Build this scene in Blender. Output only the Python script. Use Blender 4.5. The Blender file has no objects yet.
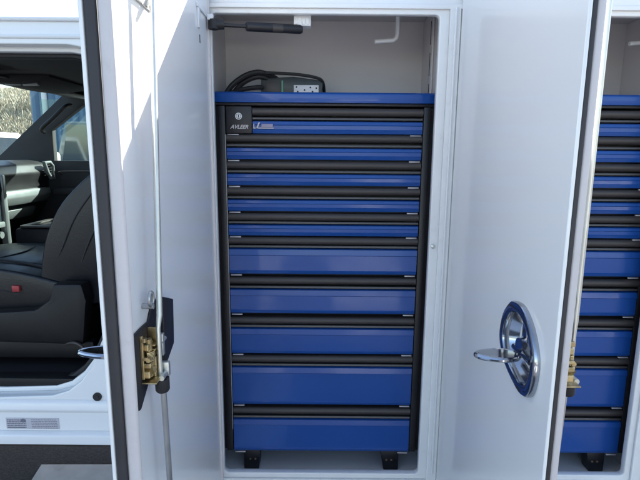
import bpy, bmesh, math, random
from mathutils import Vector, Matrix, noise
R = math.radians
random.seed(4)
S = bpy.context.scene
# ------------------------------------------------------------------ camera
cd = bpy.data.cameras.new('camera'); cam = bpy.data.objects.new('camera', cd)
S.collection.objects.link(cam); S.camera = cam
cd.sensor_width = 36; cd.lens = 483 / 640 * 36; cd.clip_start = .02; cd.clip_end = 3000
p, rl = R(10.1), R(.47)
F = Vector((0, math.cos(p), -math.sin(p))); U0 = Vector((0, math.sin(p), math.cos(p))); X0 = Vector((1, 0, 0))
Rt = math.cos(rl) * X0 + math.sin(rl) * U0; Up = math.cos(rl) * U0 - math.sin(rl) * X0
cam.matrix_world = Matrix(((Rt.x, Up.x, -F.x, -.01), (Rt.y, Up.y, -F.y, 0), (Rt.z, Up.z, -F.z, 1.60), (0, 0, 0, 1)))
# ------------------------------------------------------------------ light
SUN = Vector((.80, 1.0, .84)).normalized()
w = bpy.data.worlds.new('World'); S.world = w; w.use_nodes = True
sky = w.node_tree.nodes.new('ShaderNodeTexSky'); sky.sky_type = 'NISHITA'; sky.sun_disc = False
sky.sun_elevation = math.asin(SUN.z); sky.sun_rotation = math.atan2(SUN.x, SUN.y)
sky.air_density = 1.0; sky.dust_density = 1.1; sky.ozone_density = .15
bgn = w.node_tree.nodes['Background']; w.node_tree.links.new(sky.outputs[0], bgn.inputs[0]); bgn.inputs[1].default_value = .075
sd = bpy.data.lights.new('sun', 'SUN'); sd.energy = 5.0; sd.angle = R(.5); sd.color = (1, .95, .87)
so = bpy.data.objects.new('sun', sd); S.collection.objects.link(so)
so.rotation_euler = SUN.to_track_quat('Z', 'Y').to_euler()
S.view_settings.view_transform = 'Standard'; S.view_settings.look = 'None'
S.view_settings.gamma = 1; S.view_settings.use_curve_mapping = False
S.view_settings.exposure = 2.4

# ------------------------------------------------------------------ materials
def mat(name, col, rough=.5, metal=0, coat=0, coatr=.04, spec=.5, bump=0, bscale=40, var=0, vscale=8, stretch=(1, 1, 1), emit=None, trans=0, dirt=None):
    m = bpy.data.materials.new(name); m.use_nodes = True
    nt = m.node_tree; b = nt.nodes['Principled BSDF']
    b.inputs['Base Color'].default_value = (*col, 1); b.inputs['Roughness'].default_value = rough
    b.inputs['Metallic'].default_value = metal; b.inputs['Coat Weight'].default_value = coat
    b.inputs['Coat Roughness'].default_value = coatr; b.inputs['Specular IOR Level'].default_value = spec
    tc = nt.nodes.new('ShaderNodeTexCoord'); mp = nt.nodes.new('ShaderNodeMapping')
    mp.inputs['Scale'].default_value = stretch
    nt.links.new(tc.outputs['Object'], mp.inputs['Vector'])
    if coat:
        nc = nt.nodes.new('ShaderNodeTexNoise'); nc.inputs['Scale'].default_value = 9; nc.inputs['Detail'].default_value = 10; nc.inputs['Roughness'].default_value = .75
        nt.links.new(tc.outputs['Object'], nc.inputs['Vector'])
        rc = nt.nodes.new('ShaderNodeMapRange'); rc.inputs['From Min'].default_value = .42; rc.inputs['From Max'].default_value = .68
        rc.inputs['To Min'].default_value = coatr; rc.inputs['To Max'].default_value = coatr * 3.5
        nt.links.new(nc.outputs['Fac'], rc.inputs['Value']); nt.links.new(rc.outputs[0], b.inputs['Coat Roughness'])
    if var:
        n = nt.nodes.new('ShaderNodeTexNoise'); n.inputs['Scale'].default_value = vscale; n.inputs['Detail'].default_value = 6
        nt.links.new(mp.outputs[0], n.inputs['Vector'])
        r = nt.nodes.new('ShaderNodeMapRange'); r.inputs['From Min'].default_value = .3; r.inputs['From Max'].default_value = .7
        r.inputs['To Min'].default_value = 1 - var; r.inputs['To Max'].default_value = 1 + var
        nt.links.new(n.outputs['Fac'], r.inputs['Value'])
        mx = nt.nodes.new('ShaderNodeVectorMath'); mx.operation = 'SCALE'; mx.inputs[0].default_value = col
        nt.links.new(r.outputs[0], mx.inputs['Scale'])
        last = mx.outputs[0]
        if dirt:
            n3 = nt.nodes.new('ShaderNodeTexNoise'); n3.inputs['Scale'].default_value = dirt[1]; n3.inputs['Detail'].default_value = 9
            n3.inputs['Roughness'].default_value = .7
            nt.links.new(tc.outputs['Object'], n3.inputs['Vector'])
            r3 = nt.nodes.new('ShaderNodeMapRange'); r3.inputs['From Min'].default_value = .58; r3.inputs['From Max'].default_value = .72
            r3.inputs['To Max'].default_value = dirt[2]
            nt.links.new(n3.outputs['Fac'], r3.inputs['Value'])
            m3 = nt.nodes.new('ShaderNodeMix'); m3.data_type = 'RGBA'; m3.inputs[7].default_value = (*dirt[0], 1)
            nt.links.new(r3.outputs[0], m3.inputs[0]); nt.links.new(last, m3.inputs[6]); last = m3.outputs[2]
        nt.links.new(last, b.inputs['Base Color'])
        r2 = nt.nodes.new('ShaderNodeMapRange'); r2.inputs['To Min'].default_value = max(0, rough - .08); r2.inputs['To Max'].default_value = min(1, rough + .12)
        nt.links.new(n.outputs['Fac'], r2.inputs['Value']); nt.links.new(r2.outputs[0], b.inputs['Roughness'])
    if bump:
        n2 = nt.nodes.new('ShaderNodeTexNoise'); n2.inputs['Scale'].default_value = bscale; n2.inputs['Detail'].default_value = 3
        nt.links.new(mp.outputs[0], n2.inputs['Vector'])
        bp = nt.nodes.new('ShaderNodeBump'); bp.inputs['Strength'].default_value = 1; bp.inputs['Distance'].default_value = bump
        nt.links.new(n2.outputs['Fac'], bp.inputs['Height']); nt.links.new(bp.outputs[0], b.inputs['Normal'])
        if coat: nt.links.new(bp.outputs[0], b.inputs['Coat Normal'])
    return m
M = {}
M['white'] = mat('white_paint', (.82, .82, .82), .38, coat=.55, coatr=.06, bump=.00018, bscale=3.0, stretch=(.6, 1, 2.2), var=.015, vscale=3)
M['pan'] = mat('white_gelcoat', (.80, .80, .80), .28, coat=1, coatr=.06, bump=.0003, bscale=3.5, stretch=(.6, 1, 3), var=.02, vscale=4)
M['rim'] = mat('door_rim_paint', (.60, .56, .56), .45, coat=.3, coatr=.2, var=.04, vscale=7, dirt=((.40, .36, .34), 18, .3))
M['frame'] = mat('white_frame_paint', (.77, .77, .77), .35, coat=.6, coatr=.08, var=.03, vscale=9, dirt=((.45, .42, .38), 14, .25))
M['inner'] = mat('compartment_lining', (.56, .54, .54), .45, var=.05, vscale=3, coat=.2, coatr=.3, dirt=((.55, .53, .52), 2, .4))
M['floor'] = mat('compartment_floor', (.82, .82, .83), .4, var=.05, vscale=6)
M['blue'] = mat('blue_powder_coat', (.008, .064, .28), .36, coat=.45, coatr=.06, spec=.3, bump=.0003, bscale=5, stretch=(1, 1, 1.4), var=.04, vscale=5)
M['black'] = mat('black_powder_coat', (.012, .011, .014), .45, var=.15, vscale=20, bump=.0002, bscale=300)
M['post'] = mat('dark_cabinet_steel', (.017, .016, .018), .42, var=.12, vscale=12)
M['rail'] = mat('anodised_handle_rail', (.055, .048, .046), .45, metal=.3, var=.1, vscale=8, stretch=(.2, 1, 6))
M['railthin'] = mat('rail_lip', (.08, .075, .075), .4, metal=.4)
M['tab'] = mat('grey_latch_tab', (.42, .40, .42), .35, metal=.3)
M['chrome'] = mat('chrome', (.42, .44, .48), .12, metal=1, var=.05, vscale=30)
M['zinc'] = mat('zinc_plated_steel', (.60, .60, .56), .32, metal=.75, var=.08, vscale=20)
M['rodgal'] = mat('galvanised_rod', (.42, .43, .44), .34, metal=.85, var=.12, vscale=25)
M['brass'] = mat('yellow_zinc_plate', (.48, .38, .21), .36, metal=1, var=.45, vscale=45)
M['rubber'] = mat('black_rubber', (.016, .015, .017), .6, var=.2, vscale=30, bump=.0004, bscale=200)
M['gasket'] = mat('rubber_gasket', (.03, .028, .032), .55, var=.15, vscale=20)
M['plastic'] = mat('black_plastic', (.008, .0075, .009), .5, spec=.35, var=.1, vscale=14, bump=.0003, bscale=350)
M['trim'] = mat('cab_trim', (.012, .011, .013), .6, var=.12, vscale=8, bump=.0004, bscale=250)
M['leather'] = mat('black_leather', (.008, .009, .012), .34, spec=.4, var=.12, vscale=10, bump=.0004, bscale=160)
M['silver'] = mat('silver_plastic', (.22, .235, .24), .3, metal=.35, var=.05, vscale=12)
M['headliner'] = mat('dark_headliner', (.016, .015, .018), .9, bump=.0004, bscale=400, var=.1)
M['red'] = mat('red_plastic', (.30, .03, .035), .4, var=.1)
M['screw'] = mat('copper_screw', (.65, .42, .25), .3, metal=.8)
M['wplastic'] = mat('white_plastic', (.75, .75, .76), .35, var=.03, vscale=20)
M['outletbox'] = mat('dark_green_box', (.035, .045, .045), .4, var=.25, vscale=18)
M['badge'] = mat('badge_print', (.28, .25, .36), .4, var=.1)
M['label'] = mat('printed_label', (.50, .48, .52), .5, var=.05, vscale=60)
M['ink'] = mat('label_ink', (.16, .16, .20), .6)
M['asphalt'] = mat('asphalt', (.075, .075, .080), .85, var=.35, vscale=60, bump=.006, bscale=120, dirt=((.13, .125, .12), 1.5, .5))
M['concrete'] = mat('pale_concrete', (.52, .52, .53), .8, var=.15, vscale=12, bump=.002, bscale=80, dirt=((.30, .30, .31), 4, .6))
M['under'] = mat('rusty_chassis_steel', (.035, .027, .022), .8, var=.3, vscale=9)
M['tyre'] = mat('tyre_rubber', (.03, .03, .03), .8, var=.1)
M['grass'] = mat('dry_grass', (.50, .46, .36), .9, var=.35, vscale=3)
M['grassbase'] = mat('dry_earth', (.46, .42, .33), .95, var=.3, vscale=1.2)
M['bluewall'] = mat('blue_sheet_metal', (.13, .22, .33), .5, var=.1, vscale=1, stretch=(1, 1, .2))
M['greypaint'] = mat('grey_green_paint', (.13, .15, .145), .35, coat=.6, var=.06, vscale=2)
M['darkglass'] = mat('dark_window_glass', (.03, .04, .05), .06, coat=1)
M['lamp'] = mat('lamp_lens', (.55, .1, .06), .15, coat=1)
M['headlamp'] = mat('clear_lamp_lens', (.7, .72, .74), .1, coat=1)
g = bpy.data.materials.new('clear_glass'); g.use_nodes = True; nt = g.node_tree
for n in list(nt.nodes): nt.nodes.remove(n)
o_ = nt.nodes.new('ShaderNodeOutputMaterial'); mx = nt.nodes.new('ShaderNodeMixShader'); tr = nt.nodes.new('ShaderNodeBsdfTransparent')
gl = nt.nodes.new('ShaderNodeBsdfGlossy'); fr = nt.nodes.new('ShaderNodeFresnel'); gl.inputs['Roughness'].default_value = .02
tr.inputs[0].default_value = (.80, .90, .88, 1)
geo = nt.nodes.new('ShaderNodeNewGeometry'); mr_ = nt.nodes.new('ShaderNodeMapRange'); mr_.inputs['To Min'].default_value = 1.4; mr_.inputs['To Max'].default_value = 1 / 1.4
nt.links.new(geo.outputs['Backfacing'], mr_.inputs['Value']); nt.links.new(mr_.outputs[0], fr.inputs['IOR'])
nt.links.new(fr.outputs[0], mx.inputs[0]); nt.links.new(tr.outputs[0], mx.inputs[1]); nt.links.new(gl.outputs[0], mx.inputs[2]); nt.links.new(mx.outputs[0], o_.inputs[0])
M['glass'] = g

# ------------------------------------------------------------------ helpers
W = {}
def link(o): S.collection.objects.link(o); return o
def wm(o): return W[o.name] if o else Matrix()
def thing(name, label, cat, loc, group=None, rot=0, kind=None):
    o = bpy.data.objects.new(name, None); link(o); o.empty_display_size = .1
    o.location = loc; o.rotation_euler = (0, 0, rot)
    o['label'] = label; o['category'] = cat
    if group: o['group'] = group
    if kind: o['kind'] = kind
    W[o.name] = Matrix.Translation(loc) @ Matrix.Rotation(rot, 4, 'Z')
    return o
def merge(bm, other):
    me = bpy.data.meshes.new('t'); other.to_mesh(me); bm.from_mesh(me); bpy.data.meshes.remove(me); other.free()
def box(bm, x0, x1, y0, y1, z0, z1, bev=0, seg=2, rot=None):
    b = bmesh.new(); bmesh.ops.create_cube(b, size=1)
    c = Vector(((x0 + x1) / 2, (y0 + y1) / 2, (z0 + z1) / 2))
    for v in b.verts: v.co = Vector((v.co.x * (x1 - x0), v.co.y * (y1 - y0), v.co.z * (z1 - z0)))
    if bev: bmesh.ops.bevel(b, geom=b.edges[:], offset=min(bev, .45 * min(x1 - x0, y1 - y0, z1 - z0)), segments=seg, profile=.5, affect='EDGES')
    if rot: bmesh.ops.rotate(b, cent=(0, 0, 0), matrix=Matrix.Rotation(rot[1], 3, rot[0]), verts=b.verts)
    for v in b.verts: v.co += c
    merge(bm, b); return bm
def B(*a, **k): return box(bmesh.new(), *a, **k)
AX = {'x': lambda a, b, t: Vector((t, a, b)), 'y': lambda a, b, t: Vector((a, t, b)), 'z': lambda a, b, t: Vector((a, b, t))}
def prism(bm, pts, axis, t0, t1, bev=0, seg=2):
    """polygon pts in the plane across `axis`, extruded from t0 to t1"""
    b = bmesh.new(); f = AX[axis]
    lo = [b.verts.new(f(a, c, t0)) for a, c in pts]; hi = [b.verts.new(f(a, c, t1)) for a, c in pts]
    b.faces.new(lo); b.faces.new(list(reversed(hi))); n = len(pts)
    for i in range(n): b.faces.new((lo[i], hi[i], hi[(i + 1) % n], lo[(i + 1) % n]))
    bmesh.ops.recalc_face_normals(b, faces=b.faces)
    if bev: bmesh.ops.bevel(b, geom=[e for e in b.edges], offset=bev, segments=seg, profile=.5, affect='EDGES', clamp_overlap=True)
    merge(bm, b); return bm
def PR(*a, **k): return prism(bmesh.new(), *a, **k)
def smooth_loop(pts, n=4):
    out = []; m = len(pts)
    for i in range(m):
        p0, p1, p2, p3 = [Vector(pts[(i + k - 1) % m]) for k in range(4)]
        for j in range(n):
            t = j / n
            out.append(tuple(.5 * ((2 * p1) + (p2 - p0) * t + (2 * p0 - 5 * p1 + 4 * p2 - p3) * t * t + (3 * p1 - p0 - 3 * p2 + p3) * t ** 3)))
    return out
def plate(bm, outer, holes, axis, t0, t1, bev=0):
    """flat plate with holes (filled curve turned into mesh)"""
    cu = bpy.data.curves.new('t', 'CURVE'); cu.dimensions = '2D'; cu.fill_mode = 'BOTH'
    cu.extrude = abs(t1 - t0) / 2 - bev; cu.bevel_depth = bev; cu.bevel_resolution = 1; cu.offset = -bev
    for lp in [outer] + holes:
        s = cu.splines.new('POLY'); s.points.add(len(lp) - 1); s.use_cyclic_u = True
        for q, (a, c) in zip(s.points, lp): q.co = (a, c, 0, 1)
    o = bpy.data.objects.new('t', cu); link(o)
    dg = bpy.context.evaluated_depsgraph_get(); me = bpy.data.meshes.new_from_object(o.evaluated_get(dg))
    bpy.data.objects.remove(o); bpy.data.curves.remove(cu)
    b = bmesh.new(); b.from_mesh(me); bpy.data.meshes.remove(me)
    f = AX[axis]; tm = (t0 + t1) / 2
    for v in b.verts: v.co = f(v.co.x, v.co.y, tm + v.co.z)
    bmesh.ops.remove_doubles(b, verts=b.verts, dist=1e-5)
    bmesh.ops.recalc_face_normals(b, faces=b.faces)
    merge(bm, b); return bm
def PL(*a, **k): return plate(bmesh.new(), *a, **k)
def tube(bm, pts, r, n=12, closed=False, flat=1.0):
    pts = [Vector(q) for q in pts]; m = len(pts); rings = []
    rr = r if isinstance(r, (list, tuple)) else [r] * m
    prev = None
    for i, c in enumerate(pts):
        a = pts[(i - 1) % m] if (closed or i > 0) else c; d = pts[(i + 1) % m] if (closed or i < m - 1) else c
        t = (d - a).normalized()
        if prev is None: prev = t.orthogonal().normalized()
        u = (prev - t * prev.dot(t)).normalized(); prev = u; v = t.cross(u)
        rings.append([bm.verts.new(c + (u * math.cos(2 * math.pi * k / n) + v * math.sin(2 * math.pi * k / n) * flat) * rr[i]) for k in range(n)])
    for i in range(m if closed else m - 1):
        A, Bq = rings[i], rings[(i + 1) % m]
        for k in range(n): bm.faces.new((A[k], A[(k + 1) % n], Bq[(k + 1) % n], Bq[k]))
    if not closed: bm.faces.new(list(reversed(rings[0]))); bm.faces.new(rings[-1])
    return bm
def T(*a, **k): return tube(bmesh.new(), *a, **k)
def rect(x0, x1, z0, z1, r=0, n=4):
    if not r: return [(x0, z0), (x1, z0), (x1, z1), (x0, z1)]
    o = []
    for cx, cz, a0 in ((x1 - r, z0 + r, -90), (x1 - r, z1 - r, 0), (x0 + r, z1 - r, 90), (x0 + r, z0 + r, 180)):
        for i in range(n + 1): a = R(a0 + 90 * i / n); o.append((cx + r * math.cos(a), cz + r * math.sin(a)))
    return o
def obj(name, bm, m, parent=None, local=False, smooth=True, label=None, matrix=None):
    """one mesh object; geometry given in world space unless local"""
    if parent and not local and matrix is None: bm.transform(wm(parent).inverted())
    me = bpy.data.meshes.new(name); bm.to_mesh(me); bm.free()
    ms = m if isinstance(m, (list, tuple)) else [m]
    for k in ms: me.materials.append(k if not isinstance(k, str) else M[k])
    if smooth:
        for pl in me.polygons: pl.use_smooth = True
        try: me.set_sharp_from_angle(angle=R(32))
        except Exception: pass
    o = bpy.data.objects.new(name, me); link(o)
    if parent: o.parent = parent
    if matrix is not None: o.matrix_local = matrix; W[o.name] = wm(parent) @ matrix
    else: W[o.name] = wm(parent).copy() if parent else Matrix()
    if label: o['label'] = label
    return o
def tag(o, label=None, cat=None, group=None, kind=None):
    for k, v in (('label', label), ('category', cat), ('group', group), ('kind', kind)):
        if v: o[k] = v
    return o
def kids(o): return [c for c in list(S.collection.objects) if c.parent == o]
def copy_tree(o, parent=None):
    c = o.copy(); link(c); c.parent = parent
    for k in kids(o): copy_tree(k, c)
    return c
def text_bm(s, size, axis_m, extr=.0004, bold=0, shear=0):
    cu = bpy.data.curves.new('t', 'FONT'); cu.body = s; cu.size = size; cu.extrude = extr; cu.offset = bold; cu.shear = shear
    cu.align_x = 'CENTER'; cu.align_y = 'CENTER'
    o = bpy.data.objects.new('t', cu); link(o)
    me = bpy.data.meshes.new_from_object(o.evaluated_get(bpy.context.evaluated_depsgraph_get()))
    bpy.data.objects.remove(o); b = bmesh.new(); b.from_mesh(me); bpy.data.meshes.remove(me); b.transform(axis_m); return b
def face_y(x, y, z): return Matrix.Translation((x, y, z)) @ Matrix.Rotation(R(90), 4, 'X')

# ------------------------------------------------------------------ ground and surroundings
gb = bmesh.new()
xs = [-400, -60, -20, -6, 0, 6, 20, 60, 400]; ys = [-400, -60, -12, -3, 2, 6, 15, 60, 500]
V = [[gb.verts.new((x, y, 0)) for x in xs] for y in ys]
for i in range(8):
    for j in range(8): gb.faces.new((V[i][j], V[i][j + 1], V[i + 1][j + 1], V[i + 1][j]))
tag(obj('ground', gb, 'asphalt'), 'dark asphalt parking lot under and around the truck', kind='structure')
pad = PR([(-1.44, 2.25), (-.2, 2.27), (-.2, -.6), (-.95, -.6)], 'z', -.02, .012, bev=.004)
tag(obj('pavement_slab', pad, mat('whitewashed_concrete', (.78, .78, .79), .8, var=.08, vscale=12, bump=.001, dirt=((.35, .35, .36), 5, .6)), smooth=False), 'pale concrete slab set in the asphalt beneath the truck', kind='structure')
# grass bank
hb = bmesh.new(); nx, ny = 90, 30
def bank_z(x, y):
    t = min(1, max(0, (y - 17) / 15)); t = t * t * (3 - 2 * t)
    return -.05 + t * (5.6 + 1.0 * noise.noise(Vector((x * .05, y * .05, 3)))) + .35 * noise.noise(Vector((x * .35, y * .35, 0))) * min(1, t * 4)
V = [[hb.verts.new((-90 + 180 * i / nx, 16 + 44 * j / ny, bank_z(-90 + 180 * i / nx, 16 + 44 * j / ny))) for i in range(nx + 1)] for j in range(ny + 1)]
for j in range(ny):
    for i in range(nx): hb.faces.new((V[j][i], V[j][i + 1], V[j + 1][i + 1], V[j + 1][i]))
tag(obj('grassy_bank', hb, 'grassbase'), 'dry earth bank rising behind the parking lot', kind='structure')
tb = bmesh.new()
for k in range(60000):
    y = random.uniform(17.5, 36); x = -y * random.uniform(.50, .72) if k < 48000 else random.uniform(-45, 40); z = bank_z(x, y) - .06
    h = random.uniform(.14, .38)
    for q in range(2):
        a = random.uniform(0, 6.28); d = Vector((math.cos(a), math.sin(a), 0)) * .05; l = Vector((random.gauss(0, .12), random.gauss(0, .12), h))
        c = Vector((x, y, z)) + Vector((random.gauss(0, .1), random.gauss(0, .1), 0))
        tb.faces.new([tb.verts.new(c - d), tb.verts.new(c + d), tb.verts.new(c + l)])
tag(obj('dry_grass', tb, 'grass', smooth=False), 'pale dry grass covering the bank behind the lot', 'grass', kind='stuff')
# blue metal shed
sh = thing('metal_shed', 'blue sheet metal shed standing before the dry grass bank', 'shed', (-4.5, 14, 0))
sb = bmesh.new()
for k in range(40):
    x = -8.15 + k * .22
    prism(sb, [(x, 14.0), (x + .07, 13.94), (x + .15, 13.94), (x + .22, 14.0), (x + .22, 14.05), (x, 14.05)], 'z', 0, 4.3)
box(sb, -8.15, .65, 14.05, 17, 0, 4.3)
obj('wall', sb, 'bluewall', sh, smooth=False)
obj('roof', PR([(-8.4, 4.3), (.9, 4.3), (.9, 4.42), (-8.4, 4.42)], 'y', 13.7, 17.2), 'frame', sh)
for x in (-7.7, -6.2, -4.7): obj('downpipe', T([(x, 13.88, 0), (x, 13.88, 4.28)], .07, 10), 'frame', sh)
obj('door', B(-3.2, -1.2, 13.88, 13.94, 0, 2.6, bev=.01), 'frame', sh)

def wheel(parent, x, y, r, w_, side):
    t = bmesh.new(); pr = [(r * .58, 0), (r * .92, 0), (r, w_ * .15), (r, w_ * .85), (r * .92, w_), (r * .58, w_)]
    n = 36; rings = []
    for k in range(n):
        a = 2 * math.pi * k / n
        rings.append([t.verts.new((x + q * math.cos(a), y + s, r + q * math.sin(a))) for q, s in pr])
    for k in range(n):
        for j in range(len(pr)): t.faces.new((rings[k][j], rings[k][(j + 1) % 6], rings[(k + 1) % n][(j + 1) % 6], rings[(k + 1) % n][j]))
    bmesh.ops.recalc_face_normals(t, faces=t.faces)
    wh = obj('wheel', t, 'tyre', parent)
    rb = bmesh.new(); yy = y if side < 0 else y + w_
    tube(rb, [(x, y + w_ * .2, r), (x, y + w_ * .8, r)], r * .6, 28)
    for k in range(8):
        a = 2 * math.pi * k / 8
        tube(rb, [(x + r * .3 * math.cos(a), yy - side * .04, r + r * .3 * math.sin(a)), (x + r * .3 * math.cos(a), yy, r + r * .3 * math.sin(a))], .03, 8)
    obj('rim', rb, 'zinc', wh)
def vehicle(name, label, cat, x, y, prof, greenhouse, length, paint, bed=None):
    """parked vehicle along X: lower body profile, greenhouse profile (X local, Z)"""
    t = thing(name, label, cat, (x, y, 0)); wd = 1.85
    cut = [(x + a, z) for a, z in prof]
    obj('body', PR(cut, 'y', y, y + wd, bev=.05), paint, t)
    gh = [(x + a, z) for a, z in greenhouse]
    gbm = PR(gh, 'y', y + .1, y + wd - .1, bev=.05)
    obj('cabin', gbm, paint, t)
    # side windows
    x0 = min(a for a, z in gh); x1 = max(a for a, z in gh); zt = max(z for a, z in gh); zb = min(z for a, z in gh)
    tl = gh[1][0]; tr_ = gh[2][0]
    mid = (tl + tr_) / 2
    for yy in (y + .088, y + wd - .1):
        obj('window', PR([(gh[0][0] + .18, zb + .04), (mid - .05, zb + .04), (mid - .05, zt - .1), (tl + .06, zt - .1)], 'y', yy, yy + .012), 'darkglass', t)
        obj('window', PR([(mid + .05, zb + .04), (gh[3][0] - .18, zb + .04), (tr_ - .06, zt - .1), (mid + .05, zt - .1)], 'y', yy, yy + .012), 'darkglass', t)
    d = Vector((tl - gh[0][0], zt - zb)); nrm = Vector((-d.y, d.x)).normalized() * .012
    a0 = Vector(gh[0]) + d * .12; a1 = Vector(gh[0]) + d * .88
    obj('windshield', PR([tuple(a0), tuple(a1), tuple(a1 + nrm), tuple(a0 + nrm)], 'y', y + .2, y + wd - .2), 'darkglass', t)
    e = Vector((gh[3][0] - tr_, zb - zt)); n2 = Vector((-e.y, e.x)).normalized() * .012
    b0 = Vector((tr_, zt)) + e * .12; b1 = Vector((tr_, zt)) + e * .85
    obj('rear_window', PR([tuple(b0), tuple(b1), tuple(b1 + n2), tuple(b0 + n2)], 'y', y + .3, y + wd - .3), 'darkglass', t)
    for wx in (length * .18, length * .8):
        wheel(t, x + wx, y - .02, .38, .24, -1); wheel(t, x + wx, y + wd - .22, .38, .24, 1)
    for yy in (y + .12, y + wd - .42):
        obj('headlight', B(x - .02, x + .08, yy, yy + .3, .75, .95, bev=.02), 'headlamp', t)
        obj('tail_light', B(x + length - .05, x + length + .015, yy + .1, yy + .25, .75, 1.0, bev=.01), 'lamp', t)
    obj('bumper', B(x - .08, x + .1, y + .05, y + wd - .05, .42, .62, bev=.03), 'silver', t)
    return t
vehicle('pickup_truck', 'white pickup truck parked across the lot, seen through the windshield', 'pickup truck', -9.0, 7.3,
        [(0, .45), (0, 1.0), (.2, 1.12), (5.6, 1.15), (5.6, .45), (4.95, .45), (4.8, .8), (4.2, .8), (4.05, .45), (1.6, .45), (1.45, .8), (.75, .8), (.6, .45)],
        [(1.4, 1.1), (2.1, 1.93), (3.5, 1.93), (3.8, 1.1)], 5.6, 'white')
vehicle('van', 'grey van parked in front of the blue shed', 'van', -5.25, 9.2,
        [(0, .4), (0, .95), (.3, 1.15), (4.9, 1.2), (4.9, .4), (4.35, .4), (4.2, .8), (3.6, .8), (3.45, .4), (1.4, .4), (1.3, .8), (.6, .8), (.5, .4)],
        [(.1, 1.12), (.42, 2.16), (4.7, 2.2), (4.85, 1.15)], 4.9, 'greypaint')

for lb__, x0, x1, y0, y1 in (('narrow unseen pale concrete slab added behind the viewer on the left, for reflections in the drawers', -1.15, -.55, -6.2, -1.6), ('wide unseen pale concrete slab added behind the viewer on the right, for reflections in the drawers', .12, 1.25, -6.0, -1.9)):
    tag(obj('reflection_slab', PR([(x0, y0), (x0 + .02, y1), (x1, y1), (x1 - .03, y0)], 'z', -.02, .012, bev=.004), 'concrete', smooth=False), lb__, kind='structure')  # unseen slabs, added so pale patches reflect in the drawer fronts
vehicle('pickup_truck', 'unseen white pickup truck added behind the viewer for reflections in the drawers, side on to the service truck', 'pickup truck', .6, -8.5,  # out of view, added only to be mirrored in the drawer fronts
        [(0, .45), (0, 1.0), (.2, 1.12), (5.6, 1.15), (5.6, .45), (4.95, .45), (4.8, .8), (4.2, .8), (4.05, .45), (1.6, .45), (1.45, .8), (.75, .8), (.6, .45)],
        [(1.4, 1.1), (2.1, 1.93), (3.5, 1.93), (3.8, 1.1)], 5.6, 'white')
# ------------------------------------------------------------------ the service truck
truck = thing('service_truck', 'white service truck with two open compartment doors and an open black cab', 'service truck', (0, 2.4, 0))
YF = 1.385; ZT = 2.13; ZS = .590; ZH = 1.974
# body shell
bb = bmesh.new()
plate(bb, rect(-.36, 2.3, .42, ZT), [rect(-.311, .311, ZS, ZH, .012), rect(.390, .972, ZS, ZH, .012)], 'y', YF + .012, YF + .034, .003)
# proud outer frame lands round the openings
plate(bb, rect(-.35, 1.02, ZS - .05, 1.999), [rect(-.322, .336, ZS - .016, 1.987), rect(.366, .99, ZS - .016, 1.987)], 'y', YF + .002, YF + .0125, .002)
box(bb, -.36, 2.3, 1.420, 3.40, ZT - .03, ZT, bev=.004)           # roof
box(bb, -.36, 2.3, 3.37, 3.40, .42, ZT - .031)                    # far wall
box(bb, -.36, -.349, 1.42, 3.369, .42, ZT - .031)                 # front bulkhead
box(bb, 2.27, 2.3, 1.42, 3.369, .42, ZT - .031)
obj('body', bb, 'frame', truck, smooth=False)
ib = bmesh.new()
for x0, x1 in ((-.348, .3455), (.3505, 1.05)):
    box(ib, x0, x1, 1.78, 1.79, .50, 2.064)                        # back wall
    box(ib, x0, x1, 1.42, 1.779, 2.052, 2.064)                      # ceiling
    box(ib, x1 - .002, x1, 1.42, 1.779, .54, 2.051); box(ib, x0, x0 + .002, 1.42, 1.779, .54, 2.051)
obj('compartment_lining', ib, 'inner', truck)
fb = bmesh.new()
for x0, x1 in ((-.345, .343), (.353, 1.047)): box(fb, x0, x1, 1.42, 1.779, .53, .54)
obj('compartment_floor', fb, 'floor', truck)
# opening return flanges
rb = bmesh.new()
for x0, x1 in ((-.309, .306), (.390, .972)):
    plate(rb, rect(x0 - .020, x1 + .026, ZS - .045, ZH + .022, .014), [rect(x0 - .008, x1 + .015, ZS - .030, ZH + .008, .010)], 'y', YF + .0345, YF + .050, .002)
obj('opening_flange', rb, 'frame', truck, smooth=False)
sb = bmesh.new()
for dx in (0,):
    tube(sb, [(-.3355, YF - .001, .60), (-.3355, YF - .001, 1.99)], .004, 8)
    tube(sb, [(.3515, YF - .001, .60), (.3515, YF - .001, 1.99)], .0035, 8)
obj('weather_seal', sb, 'wplastic', truck)
bt = T([(.322, 1.401, 1.335), (.322, 1.393, 1.335), (.322, 1.391, 1.335)], [.0065, .0065, .003], 14)
obj('bolt', bt, 'zinc', truck)
# wall channel (slotted rail) in each compartment
for dx in (0, .705):
    cb = bmesh.new()
    box(cb, .337 + dx, .3425 + dx, 1.60, 1.645, 1.72, 2.045, bev=.001)
    obj('wall_channel', cb, 'inner', truck)
    s2 = bmesh.new()
    for k in range(3): box(s2, .3355 + dx, .3369 + dx, 1.620, 1.624, 1.755 + k * .095, 1.825 + k * .095)
    obj('channel_slot', s2, 'black', truck)
# hooks hanging from the ceiling
for x, xt in ((.227, .157), (1.02, .955)):
    pts = [(x, 1.6, 2.054), (x, 1.6, 1.97), (x - .004, 1.6, 1.958), (x - .012, 1.6, 1.952), (x - .03, 1.6, 1.951), (xt, 1.6, 1.948)]
    obj('hook', T(pts, .0068, 12), 'wplastic', truck)
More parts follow.
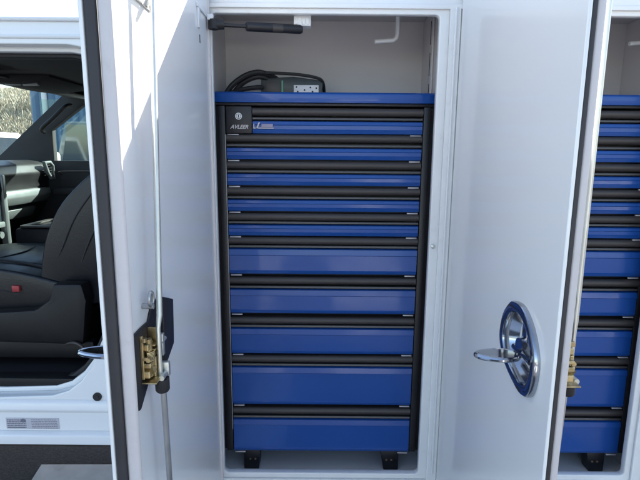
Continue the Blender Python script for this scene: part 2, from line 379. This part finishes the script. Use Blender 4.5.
# gas strut of the left door
gs = T([(-.29, 1.366, 1.937), (-.18, 1.395, 1.938)], .0048, 12)
st = obj('gas_strut', T([(-.215, 1.386, 1.9375), (-.212, 1.387, 1.9376), (-.070, 1.424, 1.9402), (-.064, 1.4255, 1.9403)], [.0095, .0120, .0120, .009], 18), 'black', truck)
obj('strut_rod', gs, 'post', st)
eb = bmesh.new(); tube(eb, [(-.302, 1.361, 1.936), (-.272, 1.371, 1.9375)], [.014, .012], 16); tube(eb, [(-.298, 1.362, 1.924), (-.298, 1.362, 1.948)], .0135, 14)
obj('ball_joint', eb, 'rubber', st)
obj('label', T([(-.145, 1.4045, 1.9388), (-.118, 1.4115, 1.9393)], .0123, 18), 'rail', st)
kb = bmesh.new(); box(kb, -.088, -.040, 1.425, 1.46, 1.950, 1.985, bev=.003)
for k in range(4): box(kb, -.084 + k * .011, -.078 + k * .011, 1.4225, 1.4255, 1.954, 1.972, bev=.001)
tube(kb, [(-.069, 1.4265, 1.960), (-.069, 1.4265, 1.945)], .006, 10)
obj('strut_bracket', kb, 'wplastic', truck)

# ------------------------------------------------------------------ compartment doors (door space: x hinge>free edge, y outer>inner, z up)
DW = .655; ZB, ZD = .545, 2.085
HC = []  # recessed handle outline in (u,z)
for y_, z_ in ((.930, 1.316), (.895, 1.316), (.856, 1.290), (.828, 1.243), (.829, 1.194), (.842, 1.163), (.862, 1.153), (.890, 1.152), (.950, 1.175), (.978, 1.206), (.985, 1.235), (.975, 1.275), (.950, 1.306)):
    HC.append((1.385 - y_ * .9557 + .010, 1.6 + (z_ - 1.6) * .9557))
HC = smooth_loop(HC, 3)
hcx = sum(a for a, b in HC) / len(HC); hcz = sum(b for a, b in HC) / len(HC)
HC = [(hcx + (a - hcx) * 1.10, b) for a, b in HC]
def hs(k): return [(hcx + (a - hcx) * k, hcz + (b - hcz) * k) for a, b in HC]
def make_door(hx, ang, label, rod_lean, th, dv, reach):
    mtx = Matrix.Translation(Vector((hx, YF, 0)) - Vector((0, 2.4, 0))) @ Matrix.Rotation(R(ang), 4, 'Z')
    D = bmesh.new()
    plate(D, rect(0, DW, ZB, ZD, .02), [hs(.90)], 'y', 0, .006, .0015)
    plate(D, rect(.012, DW - .012, ZB + .012, ZD - .012), [rect(.020, DW - .020, ZB + .020, ZD - .020)], 'y', .0065, th * .51)
    box(D, .008, DW - .012, th - .010, th - .006, ZB + .008, ZD - .008)
    d = obj('compartment_door', D, 'white', truck, local=True, smooth=False, matrix=mtx, label=label)
    def sub(n, b, m, **k): return obj(n, b, m, d, local=True, **k)
    sub('gasket', PL(rect(.003, DW - .002, ZB + .003, ZD - .003, .018), [rect(.0115, DW - .0115, ZB + .0115, ZD - .0115)], 'y', .0066, th * .51, .003), 'gasket')
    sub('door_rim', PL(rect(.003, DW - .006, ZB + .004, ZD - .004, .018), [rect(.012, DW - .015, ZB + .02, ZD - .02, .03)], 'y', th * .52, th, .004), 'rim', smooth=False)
    # outer recessed handle
    sub('handle_bezel', PL(hs(1.0), [hs(.76)], 'y', -.011, .0055, .0045), 'chrome')
    bw = bmesh.new(); lo = [bw.verts.new((a, .0, b)) for a, b in hs(.80)]; hi = [bw.verts.new((a, .022, b)) for a, b in hs(.62)]; n = len(lo)
    for i in range(n): bw.faces.new((lo[i], lo[(i + 1) % n], hi[(i + 1) % n], hi[i]))
    bw.faces.new(hi)
    sub('handle_dish', bw, 'chrome')
    mb = bmesh.new()
    tube(mb, [(hcx, .021, hcz + .0), (hcx, -.004, hcz)], .016, 18)
    box(mb, hcx - .012, hcx + .012, .004, .021, hcz + .005, hcz + .045, bev=.004)
    tube(mb, [(hcx - .03, .002, hcz - .012), (hcx + .045, .002, hcz - .012)], .007, 12)
    sub('handle_hub', mb, 'chrome')
    # lever: flat D loop standing out from the dish
    lv = bmesh.new(); c = Vector((hcx, -.004 - reach / 2, hcz - .018)); pts = []
    for k in range(28):
        a = 2 * math.pi * k / 28; pts.append(c + Vector(((.021 * math.cos(a)) * (1 - .25 * math.sin(a)), -reach / 2 * math.sin(a), .0)))
    tube(lv, pts, .0050, 10, closed=True)
    prism(lv, [(q.x * .9 + c.x * .1, q.y * .9 + c.y * .1) for q in pts], 'z', c.z - .0040, c.z + .0040)
    sub('handle_lever', lv, 'chrome')
    # inner latch
    def U(y_): return 1.385 - y_
    pn = th - .0058
    pl = [(U(.748), 1.306), (U(.746), 1.222), (U(.747), 1.178), (U(.752), 1.170), (U(.760), 1.169), (U(.81), 1.203), (U(.868), 1.212), (U(.868), 1.332), (U(.837), 1.332), (U(.815), 1.306), (U(.79), 1.307)]
    sub('latch_plate', PR(pl, 'y', pn, pn + .004, bev=.0012), 'black')
    sub('latch_cover', PR([(U(.868), 1.336), (U(.932), 1.312), (U(.925), 1.222), (U(.866), 1.196)], 'y', pn + .0001, pn + .013, bev=.002), 'post')
    lm = bmesh.new(); k0 = pn + .004
    def vb_(a): return a + dv
    box(lm, U(.812), U(.806), k0, vb_(.066), 1.214, 1.298, bev=.001)
    for zz in (1.223, 1.231, 1.262, 1.270): box(lm, U(.806), U(.790), vb_(.046), vb_(.062), zz, zz + .003, bev=.0005)
    box(lm, U(.774), U(.768), k0, k0 + .005, 1.218, 1.296, bev=.001); box(lm, U(.776), U(.768), k0, vb_(.054), 1.284, 1.292, bev=.001)
    box(lm, U(.776), U(.768), k0, vb_(.056), 1.252, 1.258, bev=.001)
    prism(lm, [(U(.80), 1.224), (U(.78), 1.224), (U(.772), 1.240), (U(.785), 1.236)], 'y', vb_(.048), vb_(.062), bev=.001)
    box(lm, U(.80), U(.775), vb_(.046), vb_(.056), 1.266, 1.278, bev=.002); box(lm, U(.798), U(.772), vb_(.046), vb_(.060), 1.236, 1.246, bev=.002)
    tube(lm, [(U(.787), vb_(.052), 1.217), (U(.787), vb_(.052), 1.285)], .006, 12)
    for k in range(7): tube(lm, [(U(.787) + .009 * math.cos(a), vb_(.052) + .009 * math.sin(a), 1.247 + k * .0025 + .0004 * a) for a in [j * .63 for j in range(11)]], .0011, 6)
    box(lm, U(.812), U(.766), k0, vb_(.070), 1.211, 1.2135, bev=.0008)
    box(lm, U(.782), U(.770), vb_(.046), vb_(.058), 1.219, 1.232, bev=.002)
    tube(lm, [(U(.795), vb_(.058), 1.214), (U(.795), vb_(.058), 1.25)], .004, 10); tube(lm, [(U(.77), vb_(.056), 1.252), (U(.81), vb_(.056), 1.252)], .004, 10)
    sub('latch', lm, 'brass', smooth=False)
    cm = bmesh.new()
    box(cm, U(.818), U(.808), vb_(.050), vb_(.078), 1.206, 1.232, bev=.001); tube(cm, [(U(.82), vb_(.072), 1.213), (U(.785), vb_(.072), 1.213)], .005, 12)
    box(cm, U(.818), U(.808), vb_(.062), vb_(.070), 1.245, 1.285, bev=.001); tube(cm, [(U(.805), vb_(.066), 1.27), (U(.83), vb_(.066), 1.27)], .004, 10)
    sub('latch_link', cm, 'zinc')
    sub('latch_knob', T([(U(.803), vb_(.067), 1.180), (U(.803), vb_(.067), 1.184), (U(.803), vb_(.067), 1.205)], [.010, .0125, .0125], 18), 'rubber')
    lp = [(U(.80) + .009 * math.cos(a), .056 + dv, 1.352 + .012 * math.sin(a)) for a in [j * 2 * math.pi / 16 for j in range(16)]]
    rg = T(lp, .0032, 8, closed=True); tube(rg, [(U(.80), pn, 1.339), (U(.80), .060 + dv, 1.339)], .005, 10)
    sub('rod_guide', rg, 'rodgal')
    # rods
    top = 2.03; yb, yt = .799, .799 + rod_lean * (top - 1.2)
    sub('lock_rod', T([(U(yb), .066 + dv, 1.20), (U(yb), .066 + dv, 1.30), (U(yb + rod_lean * .12), .066 + dv, 1.32), (U(yt), .066 + dv, top)], [.004, .004, .0051, .0051], 12), 'zinc')
    sub('lock_rod', T([(U(.808), .066 + dv, 1.20), (U(.838), .066 + dv, .57)], .0052, 12), 'rodgal')
    gb_ = bmesh.new()
    plate(gb_, [(U(.93), 1.846), (U(.83), 1.846), (U(.83), 1.876), (U(.93), 1.876)], [rect(U(.87), U(.845), 1.85, 1.865)], 'y', pn, pn + .0035)
    prism(gb_, [(U(.895), 1.848), (U(.885), 1.848), (U(.905), 1.874), (U(.915), 1.874)], 'y', pn + .0036, .075 + dv)
    box(gb_, U(.905), U(.835), .072 + dv, .076 + dv, 1.872, 1.878)
    sub('rod_bracket', gb_, 'zinc')
    return d, sub
dA, subA = make_door(-.356, -90.0, 'left compartment door swung open showing its inner face, latch and lock rods', .085, .046, 0, .098)
# strut bracket and small slot on the left door
sbm = bmesh.new(); box(sbm, .02, .13, .0402, .044, 1.952, 1.962, bev=.001); box(sbm, .108, .125, .0402, .0445, 1.905, 1.951, bev=.001)
box(sbm, .02, .035, .044, .060, 1.945, 1.960, bev=.002)
subA('strut_mount', sbm, 'wplastic')
subA('slot', B(.100, .106, .0401, .0408, 1.872, 1.892, bev=.0003), 'black')
dB, subB = make_door(.367, -90.0, 'right compartment door swung open showing its outer face and recessed chrome handle', .0, .030, .0, .078)

# ------------------------------------------------------------------ drawer cabinet
rows = [(1.7349, 1.6961, 1.6590), (1.6585, 1.6176, 1.5830), (1.5792, 1.5405, 1.5055), (1.5014, 1.462, 1.4270), (1.4221, 1.385, 1.3510),
        (1.3476, 1.3099, 1.2300), (1.2204, 1.1799, 1.1015), (1.0894, 1.0509, .9660), (.9594, .9198, .7890), (.7776, .7364, .6210)]
cab1 = thing('drawer_cabinet', 'blue and black ten-drawer cabinet in the open left compartment, seen whole', 'drawer cabinet', (0, 1.7, .54), 'drawer cabinets in the side compartments')
cc = bmesh.new()
for s in (-1, 1):
    x0, x1 = sorted((s * .298, s * .3265)); box(cc, x0, x1, 1.478, 1.76, .62, 1.738, bev=.003)
    x0, x1 = sorted((s * .2935, s * .314)); box(cc, x0, x1, 1.468, 1.480, .62, 1.738, bev=.003)
box(cc, -.2975, .2975, 1.745, 1.759, .622, 1.736); box(cc, -.2975, .2975, 1.50, 1.744, .622, .634); box(cc, -.2975, .2975, 1.506, 1.5095, .634, 1.736)
obj('carcass', cc, 'post', cab1)
ct = PR([(1.461, 1.7475), (1.461, 1.772), (1.466, 1.7775), (1.77, 1.7775), (1.77, 1.7475)], 'x', -.3275, .3275, bev=.0015)
tp = obj('counter_top', ct, 'blue', cab1)
obj('under_lip', B(-.325, .325, 1.468, 1.765, 1.739, 1.747, bev=.002), 'black', tp)
def profile_bar(x0, x1, prof): return PR(prof, 'x', x0, x1)
for i, (rt, bt, bo) in enumerate(rows):
    h = bt - bo; big = h > .05; cr = .020 if big else h * .32; lx = -.291 if i else -.212
    fr_ = [(1.4765, bt), (1.468, bt - .003), (1.4655, bt - cr), (1.4680, bt - cr - .0022), (1.4680, bo + (.011 if big else h * .33)), (1.4655, bo + (.009 if big else h * .28)), (1.470, bo), (1.495, bo - .002), (1.495, bt)]
    dr = obj('drawer', profile_bar(lx, .291, fr_), 'blue', cab1)
    # moulded handle rail
    r0 = rt - .001; rh = .026
    cy, cz, rr = 1.477, r0 - .012, .0125
    pr_ = [(1.500, r0 - .001)] + [(cy + rr * math.cos(a) * .95 - .001, cz + rr * math.sin(a) * .95) for a in [R(90 + 12 * k) for k in range(16)]] + [(1.484, r0 - rh), (1.500, r0 - rh)]
    obj('handle_rail', profile_bar(lx - .0005, .2915, pr_), 'rail', dr)
    obj('rail_lip', profile_bar(lx - .0003, .2913, [(1.500, bt + .009), (1.472, bt + .0095), (1.4705, bt + .007), (1.4705, bt + .0035), (1.500, bt + .003)]), 'railthin', dr)
    for x0, x1 in ((-.288, -.254), (.255, .288)):
        tb_ = B(x0, x1, 1.4675, 1.4735, bo - .0068, bo - .0026, bev=.001)
        obj('drawer_tab', tb_, 'tab', dr)
# lock panel
lk = obj('lock_panel', B(-.2915, -.2135, 1.4635, 1.50, 1.6575, 1.7365, bev=.004), 'black', cab1)
kb = T([(-.2525, 1.4634, 1.7075), (-.2525, 1.4600, 1.7075)], .0098, 24)
lo_ = obj('lock', kb, 'wplastic', lk); 
k2 = B(-.2537, -.2513, 1.4592, 1.4601, 1.7035, 1.7115); tube(k2, [(-.2525 + .0068 * math.cos(a), 1.4598, 1.7075 + .0068 * math.sin(a)) for a in [j * 2 * math.pi / 16 for j in range(16)]], .0007, 6, closed=True)
obj('keyhole', k2, 'rubber', lk)
tx = text_bm('AVLEER', .0155, face_y(-.2515, 1.4631, 1.6765), bold=.0003, shear=.35); obj('lettering', tx, 'tab', lk)
obj('side_trim', B(-.2945, -.2928, 1.4655, 1.4677, .70, 1.655), 'tab', cab1)
# maker's badge on the first drawer front
bd = bmesh.new(); box(bd, -.197, -.150, 1.4640, 1.4652, 1.6730, 1.6752); prism(bd, [(-.201, 1.6745), (-.197, 1.6745), (-.190, 1.6905), (-.194, 1.6905)], 'y', 1.4640, 1.4652)
box(bd, -.2095, -.2072, 1.4640, 1.4652, 1.6745, 1.6865); box(bd, -.2095, -.2035, 1.4640, 1.4652, 1.6730, 1.6750)
obj('badge', bd, 'tab', cab1)
obj('badge_label', B(-.186, -.152, 1.4638, 1.4653, 1.6770, 1.6860, bev=.0003), 'badge', cab1)
for x0, x1, ln in ((-.262, -.206, 0), (.199, .262, 1)):
    pts = [(x0, .621), (x1, .621), (x1 - .006, .541), (x0 + (.0 if not ln else .014), .541)] if not ln else [(x0, .621), (x1, .621), (x1, .541), (x0 + .014, .541)]
    ft = obj('foot', PR(pts, 'y', 1.485, 1.53, bev=.002), 'black', cab1)
    for sx in (.016, .033): obj('screw', T([(x0 + sx + .006, 1.4850, .5795), (x0 + sx + .006, 1.4825, .5795)], .0034, 10), 'screw', ft)
    obj('foot', PR(pts, 'y', 1.70, 1.74, bev=.002), 'black', cab1)
cab2 = copy_tree(cab1); cab2.location.x += .699
cab2['label'] = 'blue and black drawer cabinet in the right compartment, partly hidden behind the right door edge'

# things on the first cabinet
ob = thing('outlet_box', 'dark power outlet box with white sockets on top of the left blue cabinet', 'outlet box', (-.10, 1.66, 1.7777))
obj('case', PR([(-.205, 1.778), (-.010, 1.778), (-.004, 1.826), (-.012, 1.834), (-.10, 1.845), (-.205, 1.838)], 'y', 1.625, 1.72, bev=.003), 'outletbox', ob)
sp_ = obj('socket_plate', B(-.099, -.0185, 1.6215, 1.6247, 1.792, 1.8185, bev=.001), 'wplastic', ob)
hb_ = bmesh.new()
for x, z in ((-.090, 1.812), (-.086, 1.798), (-.064, 1.803), (-.045, 1.811), (-.038, 1.798), (-.026, 1.809)): tube(hb_, [(x, 1.6216, z), (x, 1.6205, z)], .0028, 8)
obj('socket_hole', hb_, 'rubber', ob)
obj('indicator_strip', B(-.138, -.133, 1.6225, 1.6247, 1.785, 1.832), mat('green_strip', (.06, .3, .18), .4), ob)
obj('front_panel', B(-.190, -.142, 1.6225, 1.6247, 1.785, 1.828, bev=.001), 'rail', ob)
def arc(pts, n=8):
    out = []
    for i in range(len(pts) - 1):
        p0 = Vector(pts[max(0, i - 1)]); p1 = Vector(pts[i]); p2 = Vector(pts[i + 1]); p3 = Vector(pts[min(len(pts) - 1, i + 2)])
        for j in range(n):
            t = j / n; out.append(.5 * ((2 * p1) + (p2 - p0) * t + (2 * p0 - 5 * p1 + 4 * p2 - p3) * t * t + (3 * p1 - p0 - 3 * p2 + p3) * t ** 3))
    out.append(Vector(pts[-1])); return out
cb = bmesh.new()
tube(cb, arc([(-.315, 1.60, 1.784), (-.295, 1.60, 1.812), (-.255, 1.605, 1.842), (-.212, 1.61, 1.855), (-.175, 1.63, 1.848), (-.150, 1.66, 1.835), (-.12, 1.74, 1.80), (-.1, 1.75, 1.786)]), .0085, 10)
tube(cb, arc([(-.30, 1.63, 1.786), (-.26, 1.62, 1.825), (-.21, 1.62, 1.843), (-.17, 1.65, 1.83), (-.14, 1.74, 1.80)]), .0085, 10)
tube(cb, arc([(-.32, 1.62, 1.784), (-.27, 1.61, 1.80), (-.22, 1.61, 1.808), (-.20, 1.62, 1.81)]), .0075, 10)
tube(cb, arc([(-.19, 1.60, 1.852), (-.10, 1.615, 1.851), (-.03, 1.62, 1.842), (-.005, 1.63, 1.828), (.0, 1.67, 1.79)]), .0052, 10)
tag(obj('power_cable', cb, 'rubber'), 'coiled black power cable beside the outlet box on the left cabinet', 'cable')
rl_ = bmesh.new()
prism(rl_, smooth_loop([(-.268, 1.779), (-.258, 1.795), (-.23, 1.808), (-.208, 1.811), (-.207, 1.779)], 3), 'y', 1.635, 1.69, bev=.003)
tag(obj('cloth_roll', rl_, 'wplastic'), 'small white roll tucked under the cable on the left blue cabinet', 'roll')

# ------------------------------------------------------------------ truck cab
def outline_far(dx=0): return [(-.45, .63), (-.45, 1.955), (-.49, 1.985), (-1.58, 1.985), (-1.64, 1.955), (-2.036, 1.612), (-2.37, 1.33), (-2.37, .63)]
ap = [(-.645, 1.80), (-.645, 1.30), (-.665, 1.13), (-.70, 1.03), (-.735, .955), (-.765, .895), (-.80, .85), (-.845, .815), (-.90, .797), (-1.075, .790), (-1.9, .790), (-2.05, .86), (-2.14, .98), (-2.16, 1.30),
      (-2.08, 1.47), (-1.70, 1.82), (-1.60, 1.89), (-1.50, 1.911), (-.76, 1.911), (-.69, 1.900), (-.655, 1.865)]
cb = bmesh.new()
plate(cb, outline_far(), [ap], 'y', 1.497, 1.54, .004)
near = obj('cab_side', cb, 'white', truck, smooth=False)
# stepped door jamb rings
def grow(lp, k): 
    cx, cz = -1.4, 1.36; return [(cx + (a - cx) * (1 + k), cz + (b - cz) * (1 + k * 1.3)) for a, b in lp]
jb = bmesh.new(); plate(jb, grow(ap, .02), [grow(ap, -.018)], 'y', 1.5405, 1.58, .004)
obj('door_jamb', jb, 'white', truck)
obj('door_seal', PL(grow(ap, -.017), [grow(ap, -.036)], 'y', 1.565, 1.60, .006), 'rubber', truck)
# raised lines on the side: roof gutter, sill step
gt = bmesh.new(); tube(gt, [(-.5, 1.495, 1.932), (-1.62, 1.495, 1.932)], .006, 8)
tube(gt, [(-.46, 1.49, 1.9795), (-1.60, 1.49, 1.9795)], .006, 8)
prism(gt, [(1.478, .629), (1.478, .662), (1.496, .672), (1.496, .629)], 'x', -2.3, -.47, bev=.003)
prism(gt, [(1.482, .752), (1.488, .775), (1.4965, .785), (1.4965, .735)], 'x', -2.3, -.46, bev=.003)
tag(obj('side_moulding', gt, 'white', truck), kind='stuff')
obj('roof', PR([(1.505, 1.955), (1.52, 1.984), (1.60, 1.995), (2.38, 2.012), (3.16, 1.995), (3.24, 1.984), (3.255, 1.955)], 'x', -1.60, -.47), 'white', truck)
obj('headliner', PR([(-.47, 1.925), (-.47, 1.95), (-1.57, 1.968), (-1.62, 1.950), (-1.58, 1.935)], 'y', 1.545, 3.14), 'headliner', truck)
wh = [(-1.725, 1.545), (-1.722, 1.738), (-1.50, 1.90), (-.80, 1.90), (-.78, 1.545)]
fs = obj('far_side', PL(outline_far(), [[(a - .10 if a < -1.2 else a + .03, b + (.02 if b > 1.8 else -.03 if b < 1.6 else 0)) for a, b in wh]], 'y', 3.20, 3.26, .003), 'white', truck)
obj('far_trim', PL([(a * .999, b - .002) for a, b in outline_far()], [wh], 'y', 3.15, 3.195, .006), 'trim', truck)
obj('window_glass', B(-1.81, -.72, 3.1955, 3.1985, 1.50, 1.93), 'glass', truck)
obj('grab_handle', T(arc([(-1.745, 3.10, 1.722), (-1.735, 3.06, 1.742), (-1.66, 3.05, 1.80), (-1.585, 3.06, 1.872), (-1.565, 3.10, 1.885)], 6), .013, 10), 'plastic', truck)
# front pillar trim, windshield, cowl
wsg = bmesh.new(); f_ = [Vector((-1.60, 1.56, 1.985)), Vector((-1.60, 3.18, 1.985)), Vector((-2.36, 3.18, 1.34)), Vector((-2.36, 1.56, 1.34))]
wsg.faces.new([wsg.verts.new(q) for q in f_]); obj('windshield', wsg, 'glass', truck)
obj('cowl', B(-2.40, -2.05, 1.545, 3.095, .82, 1.36, bev=.01), 'trim', truck)
hd = PR([(-2.38, .55), (-2.38, 1.36), (-2.6, 1.38), (-3.5, 1.27), (-3.62, 1.15), (-3.62, .5), (-3.45, .5), (-3.35, .85), (-2.75, .85), (-2.6, .5)], 'y', 1.53, 3.23, bev=.03)
obj('hood', hd, 'white', truck)
obj('rear_wall', B(-.49, -.455, 1.545, 3.095, .82, 1.92, bev=.005), 'trim', truck)
obj('cab_floor', B(-2.04, -.495, 1.605, 3.09, .765, .808, bev=.003), 'trim', truck)
obj('sill_plate', B(-2.0, -.85, 1.545, 1.60, .80, .835, bev=.006), 'plastic', truck)
# dashboard
dp = [(-2.04, 1.20), (-2.04, 1.52), (-1.98, 1.545), (-1.82, 1.55), (-1.745, 1.525), (-1.715, 1.475), (-1.735, 1.42), (-1.735, 1.39), (-1.75, 1.30), (-1.80, 1.22), (-1.93, 1.06), (-2.04, 1.0)]
ds = obj('dashboard', PR(dp, 'y', 1.61, 3.09, bev=.012), mat('dash_pad', (.014, .0135, .015), .36, spec=.6, var=.1, vscale=10, bump=.0002, bscale=300), truck)
obj('silver_band', PR([(-1.745, 1.305), (-1.745, 1.385), (-1.712, 1.38), (-1.705, 1.345), (-1.725, 1.30)], 'y', 2.32, 3.05, bev=.006), 'silver', ds)
obj('silver_band', PR([(-1.80, 1.225), (-1.77, 1.285), (-1.752, 1.27), (-1.778, 1.215)], 'y', 2.35, 2.95, bev=.005), 'silver', ds)
vb = bmesh.new()
plate(vb, [(3.085, 1.43), (3.085, 1.515), (3.05, 1.545), (2.98, 1.54), (3.01, 1.47), (3.05, 1.43)], [[(3.075, 1.445), (3.075, 1.51), (3.045, 1.53), (3.0, 1.528), (3.025, 1.475), (3.055, 1.445)]], 'x', -1.712, -1.690, .003)
vt = obj('air_vent', vb, 'silver', ds)
vs = bmesh.new()
for k in range(5): box(vs, -1.706, -1.698, 3.02, 3.075, 1.45 + k * .016, 1.455 + k * .016)
obj('vent_slat', vs, 'plastic', vt)
cs = bmesh.new()
box(cs, -1.735, -1.695, 2.30, 2.335, 1.10, 1.50, bev=.012); box(cs, -1.735, -1.695, 2.57, 2.605, 1.10, 1.48, bev=.012)
box(cs, -1.73, -1.70, 2.336, 2.569, 1.395, 1.415, bev=.006); box(cs, -1.73, -1.70, 2.336, 2.569, 1.20, 1.23, bev=.006)
c_ = obj('centre_stack', cs, 'silver', ds)
obj('screen', B(-1.728, -1.712, 2.336, 2.569, 1.23, 1.394, bev=.004), 'darkglass', c_)
for y_ in (2.39, 2.45, 2.51): obj('knob', T([(-1.72, y_, 1.165), (-1.685, y_, 1.165)], .018, 16), 'silver', c_)
# steering wheel
sw = [(Vector((-1.47, 1.98, 1.36)) + .185 * Vector((math.sin(a) * .35, math.cos(a), math.sin(a) * .94))) for a in [j * 2 * math.pi / 32 for j in range(32)]]
swb = T(sw, .015, 10, closed=True); tube(swb, [(-1.47, 1.98, 1.36), (-1.76, 1.98, 1.25)], .035, 14); box(swb, -1.50, -1.455, 1.81, 2.15, 1.34, 1.375, bev=.012)
obj('steering_wheel', swb, 'plastic', truck)
# seat
bk = PR(smooth_loop([(-1.045, 1.10), (-1.035, 1.23), (-1.002, 1.33), (-.950, 1.416), (-.878, 1.490), (-.80, 1.56), (-.74, 1.68), (-.68, 1.71), (-.62, 1.66), (-.64, 1.45), (-.70, 1.25), (-.78, 1.06), (-.93, 1.04)], 3), 'y', 1.745, 2.235, bev=.035, seg=3)
st = obj('seat', bk, 'leather', truck)
cu = PR(smooth_loop([(-1.62, 1.08), (-1.57, 1.155), (-1.42, 1.178), (-1.2, 1.172), (-1.02, 1.135), (-.95, 1.10), (-.96, 1.0), (-1.55, .98)], 3), 'y', 1.735, 2.235, bev=.030, seg=3)
obj('seat_cushion', cu, 'leather', st)
obj('centre_panel', PR(smooth_loop([(-1.54, 1.12), (-1.42, 1.184), (-1.2, 1.180), (-1.04, 1.150), (-1.04, 1.10)], 3), 'y', 1.84, 2.13, bev=.012), 'leather', st)
pp = bmesh.new()
tube(pp, arc([(-1.50, 1.742, 1.09), (-1.3, 1.737, 1.10), (-1.15, 1.737, 1.085), (-1.0, 1.742, 1.07)]), .0035, 6)
tube(pp, arc([(-1.02, 1.757, 1.14), (-.96, 1.745, 1.25), (-.90, 1.745, 1.37), (-.80, 1.747, 1.50), (-.72, 1.76, 1.62)]), .0035, 6)
tube(pp, arc([(-.93, 1.757, 1.10), (-.87, 1.744, 1.25), (-.80, 1.744, 1.38), (-.73, 1.746, 1.50)]), .0035, 6)
tube(pp, arc([(-1.5, 1.835, 1.13), (-1.38, 1.835, 1.184), (-1.2, 1.835, 1.178), (-1.05, 1.835, 1.145)]), .004, 6)
tube(pp, arc([(-1.28, 1.84, 1.185), (-1.25, 1.98, 1.186), (-1.28, 2.13, 1.185)]), .0035, 6)
obj('seam', pp, 'trim', st)
obj('headrest', B(-.80, -.70, 1.86, 2.12, 1.72, 1.90, bev=.04, seg=3), 'leather', st)
bo_ = PR([(-1.25, .91), (-1.25, 1.02), (-1.04, 1.035), (-.985, 1.075), (-.972, 1.132), (-.865, 1.134), (-.852, 1.07), (-.875, .90)], 'y', 1.675, 1.74, bev=.014)
obj('recliner_cover', bo_, 'plastic', st)
obj('seat_base', B(-1.5, -.92, 1.76, 2.2, .836, .985, bev=.02), 'trim', st)
obj('seat_rail', B(-1.6, -.85, 1.70, 1.75, .84, .905, bev=.006), 'plastic', st)
lb_ = bmesh.new(); tube(lb_, arc([(-.95, 1.69, .90), (-.90, 1.665, .915), (-.87, 1.66, .90), (-.865, 1.66, .875)]), .006, 8)
obj('adjuster_lever', lb_, 'rail', st)
obj('buckle', B(-1.148, -1.120, 1.722, 1.74, 1.088, 1.112, bev=.004), 'red', st, label='red buckle tag on the side of the cushion')
# console
cn = obj('centre_console', B(-1.49, -1.02, 2.30, 2.60, .84, 1.235, bev=.02), 'plastic', truck)
obj('console_rim', PL(rect(-1.475, -1.05, 2.31, 2.59, .03), [rect(-1.44, -1.29, 2.35, 2.55, .02), rect(-1.26, -1.07, 2.35, 2.55, .02)], 'z', 1.236, 1.245, .002), 'rail', cn)
# armrest and door trim lines
obj('armrest', B(-1.69, -.95, 3.03, 3.10, 1.33, 1.375, bev=.015), 'trim', truck)
obj('door_pull', T(arc([(-1.66, 3.10, 1.46), (-1.63, 3.07, 1.478), (-1.3, 3.07, 1.478), (-1.0, 3.08, 1.47)]), .006, 8), 'rail', truck)
# overhead console and visors
oc = obj('overhead_console', PR(smooth_loop([(-1.56, 1.925), (-1.42, 1.898), (-1.30, 1.902), (-1.20, 1.93)], 3), 'y', 2.20, 2.60, bev=.006), 'headliner', truck)
obj('map_light', B(-1.43, -1.36, 2.25, 2.265, 1.893, 1.913, bev=.004, rot=('Y', R(0))), 'silver', oc)
obj('map_light', B(-1.35, -1.28, 2.25, 2.265, 1.890, 1.905, bev=.004), 'silver', oc)
obj('sun_visor', PR([(-1.56, 1.945), (-1.32, 1.912), (-1.32, 1.900), (-1.57, 1.93)], 'y', 2.65, 3.05, bev=.005), 'rail', truck)
obj('sun_visor', PR([(-1.56, 1.945), (-1.32, 1.912), (-1.32, 1.900), (-1.57, 1.93)], 'y', 1.70, 2.12, bev=.005), 'headliner', truck)
# passenger mirror
mr = obj('side_mirror', B(-1.925, -1.84, 3.36, 3.46, 1.50, 1.60, bev=.025, seg=3), 'white', truck)
obj('mirror_arm', B(-1.85, -1.80, 3.255, 3.37, 1.50, 1.53, bev=.008), 'plastic', mr)
# sticker, plug, lower chassis
sk = obj('sticker', B(-1.064, -.886, 1.4945, 1.4966, .677, .716, bev=.0004), 'label', truck)
ik = bmesh.new()
for r_ in range(5):
    x = -1.060
    z = .7095 - r_ * .0068
    while x < (-.998 if r_ < 4 else -.996):
        l = random.uniform(.003, .010); box(ik, x, min(x + l, -.996), 1.4938, 1.4944, z - .0016, z + .0016); x += l + .0016
for r_ in range(6):
    x = -.978; z = .7105 - r_ * .006
    while x < -.893:
        l = random.uniform(.002, .008); box(ik, x, min(x + l, -.890), 1.4940, 1.4944, z - .0009, z + .0009); x += l + .0016
prism(ik, [(-1.0055 + .0085 * math.cos(a), .7075 + .0072 * math.sin(a)) for a in [j * math.pi / 8 for j in range(16)]], 'y', 1.4936, 1.4943)
box(ik, -1.060, -1.0, 1.4937, 1.4944, .680, .6845)
obj('sticker_print', ik, 'ink', sk)
pg = T([(-.749, 1.497, .796), (-.749, 1.492, .796)], .0145, 20); tube(pg, [(-.749, 1.492, .796), (-.749, 1.490, .796)], .006, 12)
obj('rubber_plug', pg, 'rubber', truck)
fbm = bmesh.new(); box(fbm, -3.4, 2.2, 1.95, 2.05, .42, .60, bev=.01); box(fbm, -3.4, 2.2, 2.75, 2.85, .42, .60, bev=.01)
box(fbm, -2.2, -.5, 1.56, 1.90, .56, .66, bev=.02); box(fbm, -2.3, -.48, 1.56, 3.2, .66, .70)
for x in (-2.0, -1.2, -.2, 1.0): box(fbm, x, x + .08, 2.05, 2.75, .46, .56)
tube(fbm, [(-2.2, 2.25, .40), (1.9, 2.25, .42)], .045, 14)
obj('chassis', fbm, 'under', truck)
obj('brake_line', T([(-1.16, 1.90, .35), (-1.10, 1.90, .44)], .004, 8), 'zinc', truck)
wheel(truck, -3.05, 1.52, .40, .26, -1); wheel(truck, -3.05, 2.98, .40, .26, 1); wheel(truck, 1.65, 1.44, .40, .26, -1); wheel(truck, 1.65, 3.08, .40, .26, 1)
